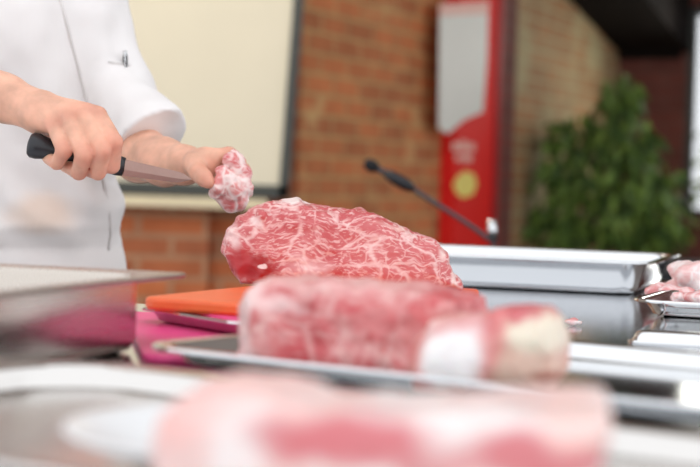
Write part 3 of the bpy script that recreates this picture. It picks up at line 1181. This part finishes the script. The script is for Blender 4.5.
# left arm and hand
fa.chain([elL, at(140, 154, 2.20), at(164, 162, 2.13), wrL], [0.040, 0.035, 0.029, 0.0235], 0.012)
fa.cone(elL, shL, 0.045, 0.05, 0.01)
pal2 = at(205, 165, 2.065)
fa.cone(wrL, pal2, 0.0215, 0.018, 0.012)
m2 = [at(214, 158, 2.055), at(216, 160, 2.075), at(217, 165, 2.092), at(216, 172, 2.105)]
p2 = [at(229, 155, 2.060), at(233, 160, 2.085), at(233, 168, 2.105), at(230, 178, 2.112)]
d2_ = [at(239, 163, 2.064), at(243, 170, 2.088), at(242, 180, 2.102), at(237, 189, 2.106)]
t2 = [at(244, 172, 2.062), at(245, 181, 2.082), at(242, 191, 2.094), at(235, 198, 2.098)]
for i in range(4):
    fa.cone(pal2, m2[i], 0.017, 0.0115, 0.010)
    fa.chain([m2[i], p2[i], d2_[i], t2[i]], [0.0112, 0.0098, 0.0088, 0.0078], 0.0035)
fa.chain([at(193, 163, 2.055), at(198, 172, 2.035), at(204, 178, 2.024), at(208, 182, 2.018)], [0.0125, 0.0105, 0.0095, 0.0080], 0.006)
fa.noise(0.0004, 70, 5, 2)
VA, FA = fa.mesh()
# the rest of the body
fb_ = Field((-0.86, 1.92, 0.0), (-0.08, 2.68, 1.82), 0.009)
for (l, f, z, a, b_) in ((0, 0, 1.38, 0.16, 0.10), (0, 0.005, 1.22, 0.165, 0.105), (0, 0.01, 1.06, 0.155, 0.105), (0, 0.0, 0.94, 0.165, 0.11)):
    fb_.ell(pp(l, f, z), (a, b_, 0.12), 0.05, math.atan2(PL.y, PL.x))
fb_.cone(shR, pp(-0.21, 0.03, 1.31), 0.055, 0.05, 0.02)
fb_.cone(shL, pp(0.12, 0.03, 1.31), 0.05, 0.045, 0.02)
fb_.cone(pp(0, 0.0, 1.44), pp(0, 0.02, 1.55), 0.06, 0.052, 0.03)
fb_.ell(pp(0, 0.035, 1.655), (0.074, 0.094, 0.112), 0.02, math.atan2(PL.y, PL.x))
fb_.ell(pp(0, 0.075, 1.585), (0.050, 0.050, 0.045), 0.02, math.atan2(PL.y, PL.x))
fb_.cone(pp(0, 0.125, 1.675), pp(0, 0.142, 1.640), 0.010, 0.016, 0.012)
for s_ in (-1, 1):
    fb_.ell(pp(0.076 * s_, 0.02, 1.652), (0.012, 0.022, 0.032), 0.01, math.atan2(PL.y, PL.x))
    fb_.chain([pp(0.09 * s_, 0, 0.90), pp(0.10 * s_, 0.02, 0.49), pp(0.105 * s_, -0.01, 0.10)], [0.085, 0.058, 0.042], 0.03)
    fb_.cone(pp(0.105 * s_, -0.02, 0.05), pp(0.115 * s_, 0.15, 0.035), 0.035, 0.028, 0.02)
VB, FB = fb_.mesh()
nt = M_SKIN.node_tree
b = nt.nodes['Principled BSDF']
src = b.inputs['Base Color'].links[0].from_socket
tcs = N(nt, 'ShaderNodeTexCoord')
rl = Vector((PC.x, PC.y, 0))
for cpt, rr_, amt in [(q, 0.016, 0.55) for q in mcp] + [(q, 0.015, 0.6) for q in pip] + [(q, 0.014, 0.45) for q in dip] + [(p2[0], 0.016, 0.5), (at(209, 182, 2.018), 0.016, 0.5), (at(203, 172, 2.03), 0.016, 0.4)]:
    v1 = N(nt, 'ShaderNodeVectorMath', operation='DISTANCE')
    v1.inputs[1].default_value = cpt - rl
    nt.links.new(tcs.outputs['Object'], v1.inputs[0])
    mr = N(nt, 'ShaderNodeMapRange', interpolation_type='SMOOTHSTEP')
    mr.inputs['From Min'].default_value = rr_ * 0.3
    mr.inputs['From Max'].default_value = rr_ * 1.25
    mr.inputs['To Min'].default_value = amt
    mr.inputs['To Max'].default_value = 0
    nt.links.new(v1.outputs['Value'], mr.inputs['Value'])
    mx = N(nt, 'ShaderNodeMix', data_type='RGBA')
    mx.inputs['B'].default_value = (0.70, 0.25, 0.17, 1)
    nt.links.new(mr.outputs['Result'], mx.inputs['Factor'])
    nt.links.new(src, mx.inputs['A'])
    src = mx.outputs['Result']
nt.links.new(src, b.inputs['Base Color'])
VP = np.concatenate([VA, VB])
FP_ = np.concatenate([FA, FB + len(VA)])
root_loc = Vector((PC.x, PC.y, 0))
VP = VP - np.array(root_loc)
chef = mesh_obj('person', VP, FP_, M_SKIN, None, root_loc, smooth=True)
prop(chef, 'person in a white chef jacket trimming meat with a knife', 'person')

# jacket
m, nt, b = new_mat('white_jacket_cloth')
tc = N(nt, 'ShaderNodeTexCoord')
nz = N(nt, 'ShaderNodeTexNoise')
nz.inputs['Scale'].default_value = 9
nz.inputs['Detail'].default_value = 3
nt.links.new(tc.outputs['Object'], nz.inputs['Vector'])
st = pp(0.0, 0.12, 1.0) - root_loc                # warm bounced light painted as a tan patch above the hem
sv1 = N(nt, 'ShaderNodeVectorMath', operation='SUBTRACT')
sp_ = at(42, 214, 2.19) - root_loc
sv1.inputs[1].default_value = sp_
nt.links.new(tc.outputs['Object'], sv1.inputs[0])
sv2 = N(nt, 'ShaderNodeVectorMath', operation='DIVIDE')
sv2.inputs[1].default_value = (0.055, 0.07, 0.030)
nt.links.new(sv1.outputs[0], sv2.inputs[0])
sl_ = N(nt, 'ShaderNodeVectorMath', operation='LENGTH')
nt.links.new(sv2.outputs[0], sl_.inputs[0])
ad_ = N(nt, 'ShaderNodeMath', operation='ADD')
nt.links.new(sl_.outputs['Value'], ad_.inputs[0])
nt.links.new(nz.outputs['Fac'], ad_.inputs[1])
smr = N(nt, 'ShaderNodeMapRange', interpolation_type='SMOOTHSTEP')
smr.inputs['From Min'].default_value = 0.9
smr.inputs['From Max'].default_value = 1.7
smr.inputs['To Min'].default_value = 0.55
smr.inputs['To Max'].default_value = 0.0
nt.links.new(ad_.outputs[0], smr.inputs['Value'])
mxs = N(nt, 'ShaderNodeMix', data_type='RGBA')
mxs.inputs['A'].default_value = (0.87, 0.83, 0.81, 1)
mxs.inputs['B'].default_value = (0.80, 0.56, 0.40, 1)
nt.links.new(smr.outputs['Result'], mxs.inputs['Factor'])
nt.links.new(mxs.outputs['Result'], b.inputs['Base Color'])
b.inputs['Roughness'].default_value = 0.85
M_JACKET = m
M_SEAM = flat('jacket_seam_cloth', (0.74, 0.70, 0.68), 0.85)

zt = [0.66, 0.80, 0.90, 0.945, 0.975, 1.02, 1.08, 1.16, 1.26, 1.36, 1.44, 1.50]
at_ = [0.205, 0.205, 0.200, 0.190, 0.190, 0.178, 0.170, 0.170, 0.165, 0.16, 0.14, 0.085]
bt_ = [0.150, 0.155, 0.160, 0.140, 0.158, 0.140, 0.135, 0.138, 0.142, 0.130, 0.10, 0.075]


def torso_f(l, z):
    a = np.interp(z, zt, at_)
    b_ = np.interp(z, zt, bt_)
    return b_ * math.sqrt(max(0.0, 1 - (l / a) ** 2))


ft = Field((-0.86, 1.92, 0.64), (-0.08, 2.70, 1.54), 0.0045)
X, Y, Z = ft.grid()
Lc_ = (X - PC.x) * PL.x + (Y - PC.y) * PL.y
Fc_ = (X - PC.x) * PF.x + (Y - PC.y) * PF.y
aa = np.interp(ft.ax[2], zt, at_)[None, None, :]
bb = np.interp(ft.ax[2], zt, bt_)[None, None, :]
ft.F = ((np.sqrt((Lc_ / aa) ** 2 + (Fc_ / bb) ** 2) - 1) * np.minimum(aa, bb)).astype(np.float32)
ft.F = np.maximum(ft.F, np.maximum(0.68 - Z, Z - 1.50)).astype(np.float32)
# vertical drape folds and slanting creases
ft.F += (0.0075 * np.sin(Lc_ * 50 + Z * 9 + 1.3 * np.sin(Z * 17)) * np.clip((Z - 0.93) * 6, 0.2, 1) + 0.006 * np.sin(Z * 75 + Lc_ * 25 + 2 * np.sin(Lc_ * 18)) * np.exp(-((Z - 0.985) / 0.06) ** 2)).astype(np.float32)
# sleeves: short of the wrist on both arms; the visible cuff ends in a clean, slanted hem
ft.chain([shR, elR, elR.lerp(wrR, 0.35)], [0.072, 0.062, 0.056], 0.03)
fsl = Field((-0.86, 1.92, 0.64), (-0.08, 2.70, 1.54), 0.0045)
fsl.chain([shL, elL, at(151, 136, 2.20), at(160, 150, 2.16)], [0.062, 0.056, 0.047, 0.046], 0.03)
dv = (at(172, 175, 2.18) - at(149, 138, 2.20)).normalized()
cq = at(153, 138, 2.20)
cutp = (X - cq.x) * dv.x + (Y - cq.y) * dv.y + (Z - cq.z) * dv.z
fsl.F = np.maximum(fsl.F, cutp).astype(np.float32)
ft.blend((slice(None),) * 3, fsl.F, 0.02)
ft.noise(0.007, 10, 77, 3)
VJ, FJ = keep_big(*ft.mesh())
VJ = VJ - np.array(root_loc)
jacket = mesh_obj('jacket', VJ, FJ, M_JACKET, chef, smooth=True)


def jacket_pt(px, py):
    """where a sight line first meets the jacket front, from the cloth itself"""
    dg = None
    r = ray(px, py).normalized()
    ok, loc, nrm, _i = jacket.ray_cast(C0 - root_loc, r)
    return (loc, nrm) if ok else (None, None)


bpy.context.view_layer.update()
pth = []
for (x, y) in ((59, -4), (66, 22), (72, 45), (78, 66), (84, 88), (90, 115), (96, 145), (101, 170), (106, 195), (109, 215), (110, 235), (108, 250)):
    l_, n_ = jacket_pt(x, y)
    if l_ is not None:
        pth.append(l_ + n_ * 0.0005)
if len(pth) > 2:
    tube('placket_seam', pth, 0.0022, M_SEAM, jacket, 8)
pk = []
for (x, y) in ((108, 62), (116, 63.5), (124, 65), (130, 66)):
    l_, n_ = jacket_pt(x, y)
    if l_ is not None:
        pk.append(l_ + n_ * 0.0012)
if len(pk) > 1:
    tube('pocket_seam', pk, 0.0013, M_SEAM, jacket, 8)
l_, n_ = jacket_pt(124, 62)
if l_ is not None:
    w = l_ + root_loc + n_ * 0.004
    pe = empty('pen', w)
    prop(pe, 'dark pen clipped in the breast pocket of the white jacket', 'pen')
    tube('barrel', [(0.001, 0, -0.020), (0, 0, 0.006)], 0.0032, M_BLACK, pe, 10)
    pcap = tube('cap', [(0, 0, 0.006), (-0.001, 0, 0.013)], [0.0036, 0.003], M_STEEL, pe, 10)
    tube('clip', [(0.0, -0.0045, 0.012), (0.001, -0.0045, -0.012)], 0.001, M_STEEL, pcap, 8)

# trousers, shoes, hair
M_TROUSER = flat('charcoal_trouser_cloth', (0.05, 0.05, 0.055), 0.9)
M_HAIR = flat('dark_hair', (0.02, 0.014, 0.01), 0.6)
ftr = Field((-0.80, 1.98, 0.06), (-0.12, 2.64, 0.98), 0.009)
ftr.ell(pp(0, 0, 0.90), (0.175, 0.125, 0.09), 0.03, math.atan2(PL.y, PL.x))
for s_ in (-1, 1):
    ftr.chain([pp(0.09 * s_, 0, 0.88), pp(0.10 * s_, 0.02, 0.49), pp(0.105 * s_, -0.01, 0.11)], [0.098, 0.076, 0.066], 0.03)
V, Fc = keep_big(*ftr.mesh())
mesh_obj('trousers', V - np.array(root_loc), Fc, M_TROUSER, chef, smooth=True)
for s_ in (-1, 1):
    fs = Field((-0.9, 1.9, -0.01), (0.0, 2.7, 0.14), 0.008)
    fs.cone(pp(0.105 * s_, -0.03, 0.055), pp(0.118 * s_, 0.16, 0.04), 0.048, 0.040, 0.02)
    fs.F = np.maximum(fs.F, 0.002 - fs.grid()[2]).astype(np.float32)
    V, Fc = keep_big(*fs.mesh())
    mesh_obj('shoe', V - np.array(root_loc), Fc, M_BLACK, chef, smooth=True)
fh = Field((-0.62, 2.14, 1.5), (-0.26, 2.50, 1.82), 0.006)
fh.ell(pp(0, 0.015, 1.675), (0.085, 0.100, 0.112), 0.0, math.atan2(PL.y, PL.x))
fh.ell(pp(0, 0.105, 1.61), (0.10, 0.085, 0.085), 0.0, math.atan2(PL.y, PL.x), cut=True)
V, Fc = keep_big(*fh.mesh())
mesh_obj('hair', V - np.array(root_loc), Fc, M_HAIR, chef, smooth=True)
M_EYE = flat('eye', (0.05, 0.03, 0.02), 0.2)
for s_ in (-1, 1):
    bm = bmesh.new()
    bmesh.ops.create_icosphere(bm, subdivisions=2, radius=0.011)
    e = pp(0.032 * s_, 0.117, 1.668) - root_loc
    bm_obj('eye', bm, M_EYE, chef, e, smooth=True)
bm = bmesh.new()
bmesh.ops.create_icosphere(bm, subdivisions=2, radius=1.0)
for v in bm.verts:
    v.co = Vector((v.co.x * 0.024, v.co.y * 0.008, v.co.z * 0.006))
bm_obj('mouth', bm, flat('lips', (0.55, 0.2, 0.17), 0.5), chef, pp(0, 0.121, 1.60) - root_loc, math.atan2(PL.y, PL.x), smooth=True)

# ------------------------------------------------------------------ the knife
kb, ke = at(28, 144, 1.885), at(124, 167, 1.892)
kt = at(191, 179.5, 1.955)
kn = empty('knife', kb)
prop(kn, 'boning knife with a black handle held in the chef\'s fist', 'knife')
hd = [kb.lerp(ke, t) - kb for t in (0, 0.012, 0.04, 0.10, 0.18, 0.30, 0.55, 0.8, 0.93, 1.0)]
tube('handle', hd, [0.006, 0.0115, 0.0142, 0.0145, 0.0125, 0.0105, 0.0115, 0.0105, 0.0115, 0.0105], M_BLACK, kn, 18)
M_BLADE = steel('knife_blade_steel', (0.42, 0.28, 0.24), 0.45)
bv = (kt - ke).normalized()
up = Vector((0, 0, 1))
up = (up - bv * up.dot(bv)).normalized()
sd = bv.cross(up).normalized()
V, Fc = [], []
n = 16
BL = (kt - ke).length
for i in range(n + 1):
    t = i / n
    hw_t = 0.0085 * (1 - 0.35 * t) if t < 0.75 else 0.0085 * 0.7375 * (1 - ((t - 0.75) / 0.25) ** 2 * 0.97)
    hw_b = 0.0100 * (1 - 0.45 * t) if t < 0.75 else 0.0100 * 0.6625 * (1 - ((t - 0.75) / 0.25) ** 1.6 * 0.97)
    cpt = (ke - kb) + bv * (BL * t)
    V += [cpt + up * hw_t + sd * 0.0010, cpt + up * hw_t - sd * 0.0010, cpt - up * hw_b * 0.3 - sd * 0.0011, cpt - up * hw_b, cpt - up * hw_b * 0.3 + sd * 0.0011]
for i in range(n):
    for k in range(5):
        Fc.append((i * 5 + k, i * 5 + (k + 1) % 5, (i + 1) * 5 + (k + 1) % 5, (i + 1) * 5 + k))
Fc += [(4, 3, 2, 1, 0), tuple(n * 5 + k for k in range(5))]
mesh_obj('blade', V, Fc, M_BLADE, kn)

# the trimming held in the other hand
hc = at(229, 182, 2.045)
fm = Field((-0.05, -0.05, -0.06), (0.05, 0.05, 0.06), 0.0015)
for (x, y, d, r) in ((220, 188, 2.025, 0.012), (226, 182, 2.028, 0.014), (232, 191, 2.035, 0.016), (228, 200, 2.04, 0.014), (238, 200, 2.045, 0.013), (240, 186, 2.045, 0.015),
                     (243, 174, 2.05, 0.011), (236, 170, 2.045, 0.012), (230, 161, 2.04, 0.010), (239, 161, 2.05, 0.009), (233, 155, 2.05, 0.007), (245, 192, 2.055, 0.010), (230, 207, 2.04, 0.008), (240, 206, 2.05, 0.007),
                     (216, 193, 2.03, 0.008), (223, 172, 2.03, 0.009)):
    fm.ell(at(x, y, d) - hc, (r, r * 0.95, r * 0.9), 0.005)
fm.noise(0.0022, 90, 31, 3)
V, Fc = keep_big(*fm.mesh())
M_HELD = meat_mat('held_trimming', (0.68, 0.12, 0.13), (0.78, 0.30, 0.28), (0.95, 0.76, 0.72), vein=42, vein_w=0.16, streak=80, streak_amt=0.4, blotch=(34, 0.5))
prop(mesh_obj('meat_trimming', V, Fc, M_HELD, None, hc, smooth=True), 'knobbly pink and white meat trimming held in the chef\'s hand', 'meat')

# ------------------------------------------------------------------ black draped table and the microphone on it
bt = empty('draped_table', (0.75, 3.85, 0))
prop(bt, 'black draped table behind the steel table, carrying the microphone', 'table')
box('tabletop', -0.70, 0.85, -0.36, 0.36, 0.84, 0.875, M_CLOTHK, bt, bev=0.004)
bm = bmesh.new()
nn = 90
ringp = []
per = [(-0.70, -0.36), (0.85, -0.36), (0.85, 0.36), (-0.70, 0.36)]
for i in range(4):
    a, b_ = per[i], per[(i + 1) % 4]
    for k in range(nn // 2):
        t = k / (nn // 2)
        ringp.append((a[0] + (b_[0] - a[0]) * t, a[1] + (b_[1] - a[1]) * t, i))
top_, bot_ = [], []
for j, (x, y, i) in enumerate(ringp):
    nx_, ny_ = ((0, -1), (1, 0), (0, 1), (-1, 0))[i]
    top_.append(bm.verts.new((x + nx_ * 0.002, y + ny_ * 0.002, 0.872)))
    w = 0.012 + 0.012 * math.sin(j * 0.9)
    bot_.append(bm.verts.new((x + nx_ * w, y + ny_ * w, 0.02)))
for j in range(len(top_)):
    k = (j + 1) % len(top_)
    bm.faces.new((top_[j], top_[k], bot_[k], bot_[j]))
bm_obj('drape', bm, M_CLOTHK, bt, smooth=True)

MD = 3.62
mb = at(493, 258, MD)
mb.z = 0.875
mic = empty('microphone', mb)
prop(mic, 'black gooseneck microphone leaning in front of the brick wall', 'microphone')
M_GREY = flat('grey_metal', (0.10, 0.10, 0.11), 0.5, 0.5)
box('base', -0.05, 0.05, -0.05, 0.05, 0.0, 0.03, M_BLACK, mic, bev=0.006)
gp = [Vector((0, 0, 0.028)), Vector((-0.002, 0, 0.05))] + [at(x, y, MD) - mb for x, y in ((487, 238), (478, 231), (462, 220), (440, 206), (424, 196), (412, 188))]
tube('gooseneck', gp, 0.0050, M_GREY, mic, 10)
tube('ferrule', [gp[1], gp[1] + Vector((-0.003, 0, 0.045))], 0.010, M_STEEL, mic, 12)
tube('grip', [at(x, y, MD) - mb for x, y in ((413, 188.5), (405, 184), (395, 178.5), (386, 173))], [0.009, 0.0135, 0.0135, 0.010], M_BLACK, mic, 14)
tube('switch_collar', [at(x, y, MD) - mb for x, y in ((386, 173), (377, 168.5))], 0.0065, M_GREY, mic, 12)
tube('windscreen', [at(x, y, MD) - mb for x, y in ((378, 169), (374, 167), (369, 164.5), (364.5, 162.5))], [0.008, 0.013, 0.0135, 0.007], M_CLOTHK, mic, 14)

# ------------------------------------------------------------------ potted fig tree in the corner
PX = at(604, 200, 8.5)
plant = empty('potted_fig_tree', (PX.x, PX.y, 0))
prop(plant, 'bushy green fig tree with drooping leaves in the brick corner', 'plant')
M_POT = flat('clay_pot', (0.25, 0.09, 0.05), 0.7)
M_BARK = flat('bark', (0.10, 0.07, 0.04), 0.9)
prof = [(0.10, 0.0), (0.15, 0.0), (0.19, 0.30), (0.205, 0.30), (0.205, 0.35), (0.185, 0.35), (0.18, 0.31), (0.02, 0.31)]
V, Fc = [], []
for r_, z in prof:
    for k in range(28):
        V.append((r_ * math.cos(2 * PI * k / 28), r_ * math.sin(2 * PI * k / 28), z))
for i in range(len(prof) - 1):
    for k in range(28):
        Fc.append((i * 28 + k, i * 28 + (k + 1) % 28, (i + 1) * 28 + (k + 1) % 28, (i + 1) * 28 + k))
mesh_obj('pot', V, Fc, M_POT, plant, smooth=True)
tube('trunk', [(0, 0, 0.30), (0.01, 0.01, 0.7), (-0.01, 0, 1.05), (0.02, 0.01, 1.35)], [0.03, 0.025, 0.02, 0.01], M_BARK, plant)


def leaf_mat(name, c1, c2):
    m, nt, b = new_mat(name)
    tc = N(nt, 'ShaderNodeTexCoord')
    nz = N(nt, 'ShaderNodeTexNoise')
    nz.inputs['Scale'].default_value = 14
    nt.links.new(tc.outputs['Object'], nz.inputs['Vector'])
    rp = N(nt, 'ShaderNodeValToRGB')
    rp.color_ramp.elements[0].position = 0.35
    rp.color_ramp.elements[1].position = 0.68
    rp.color_ramp.elements[0].color = c1 + (1,)
    rp.color_ramp.elements[1].color = c2 + (1,)
    nt.links.new(nz.outputs['Fac'], rp.inputs['Fac'])
    nt.links.new(rp.outputs['Color'], b.inputs['Base Color'])
    b.inputs['Roughness'].default_value = 0.6
    return m


M_LEAF = leaf_mat('fig_leaf', (0.025, 0.075, 0.015), (0.22, 0.36, 0.06))
M_LEAF2 = leaf_mat('garden_leaf', (0.18, 0.32, 0.05), (0.50, 0.62, 0.16))


def leaves(n, seed, shape, size, droop):
    rn = random.Random(seed)
    V, Fc = [], []
    for _ in range(n):
        p, out = shape(rn)
        L = size * rn.uniform(0.7, 1.3)
        d = Vector((out.x + rn.uniform(-0.6, 0.6), out.y + rn.uniform(-0.6, 0.6), -droop * rn.uniform(0.3, 1.6))).normalized()
        s = d.cross(Vector((rn.uniform(-1, 1), rn.uniform(-1, 1), 0.7))).normalized()
        nrm = d.cross(s)
        w = L * 0.2
        b0 = len(V)
        V += [p, p + d * L * 0.4 + s * w + nrm * w * 0.3, p + d * L * 0.4, p + d * L * 0.4 - s * w + nrm * w * 0.3, p + d * L - nrm * L * 0.08]
        Fc += [(b0, b0 + 1, b0 + 2), (b0, b0 + 2, b0 + 3), (b0 + 1, b0 + 4, b0 + 2), (b0 + 2, b0 + 4, b0 + 3)]
    return V, Fc


tiers = [(0.06, 0.0, 1.50, 0.10, 0.13), (-0.14, 0.05, 1.30, 0.17, 0.13), (0.08, -0.05, 1.28, 0.18, 0.15), (0.20, 0.0, 1.08, 0.18, 0.16), (-0.18, 0.0, 1.10, 0.18, 0.15),
         (0.0, -0.08, 1.0, 0.22, 0.16), (0.30, 0.0, 0.88, 0.14, 0.15), (-0.22, 0.0, 0.86, 0.16, 0.16), (0.05, 0.0, 0.80, 0.2, 0.15)]


def fig_shape(rn):
    c = tiers[min(len(tiers) - 1, int(rn.random() * len(tiers)))]
    th, ph, r = rn.uniform(0, 2 * PI), rn.uniform(-1, 1), rn.random() ** 0.5
    q = math.sqrt(1 - ph * ph)
    o_ = Vector((math.cos(th) * q, math.sin(th) * q, ph))
    return Vector((c[0] + o_.x * c[3] * r, c[1] + o_.y * c[3] * r, c[2] + o_.z * c[4] * r)), o_


V, Fc = leaves(1500, 4, fig_shape, 0.095, 1.8)
mesh_obj('foliage', V, Fc, M_LEAF, plant)
for k, c in enumerate(tiers):
    tube('branch', [(0.0, 0.0, c[2] - 0.25), (c[0] * 0.6, c[1] * 0.6, c[2] - 0.08), (c[0], c[1], c[2] + 0.04)], [0.009, 0.007, 0.004], M_BARK, plant, 8)

# shrub seen through the window
gs = Vector((2.9, 11.4, 0))
sh = empty('garden_shrub', gs)
prop(sh, 'sunlit yellow green shrub seen through the window', 'shrub')


def shrub_shape(rn):
    th, ph, r = rn.uniform(0, 2 * PI), rn.uniform(-1, 1), rn.random() ** 0.4
    q = math.sqrt(1 - ph * ph)
    o_ = Vector((math.cos(th) * q, math.sin(th) * q, ph))
    return Vector((o_.x * 0.75 * r, o_.y * 0.5 * r, 0.95 + o_.z * 0.72 * r)), o_


V, Fc = leaves(1200, 9, shrub_shape, 0.12, 0.5)
mesh_obj('foliage', V, Fc, M_LEAF2, sh)
tube('stem', [(0, 0, 0), (0.02, 0, 0.5), (0, 0.02, 1.1)], [0.03, 0.025, 0.01], M_BARK, sh)
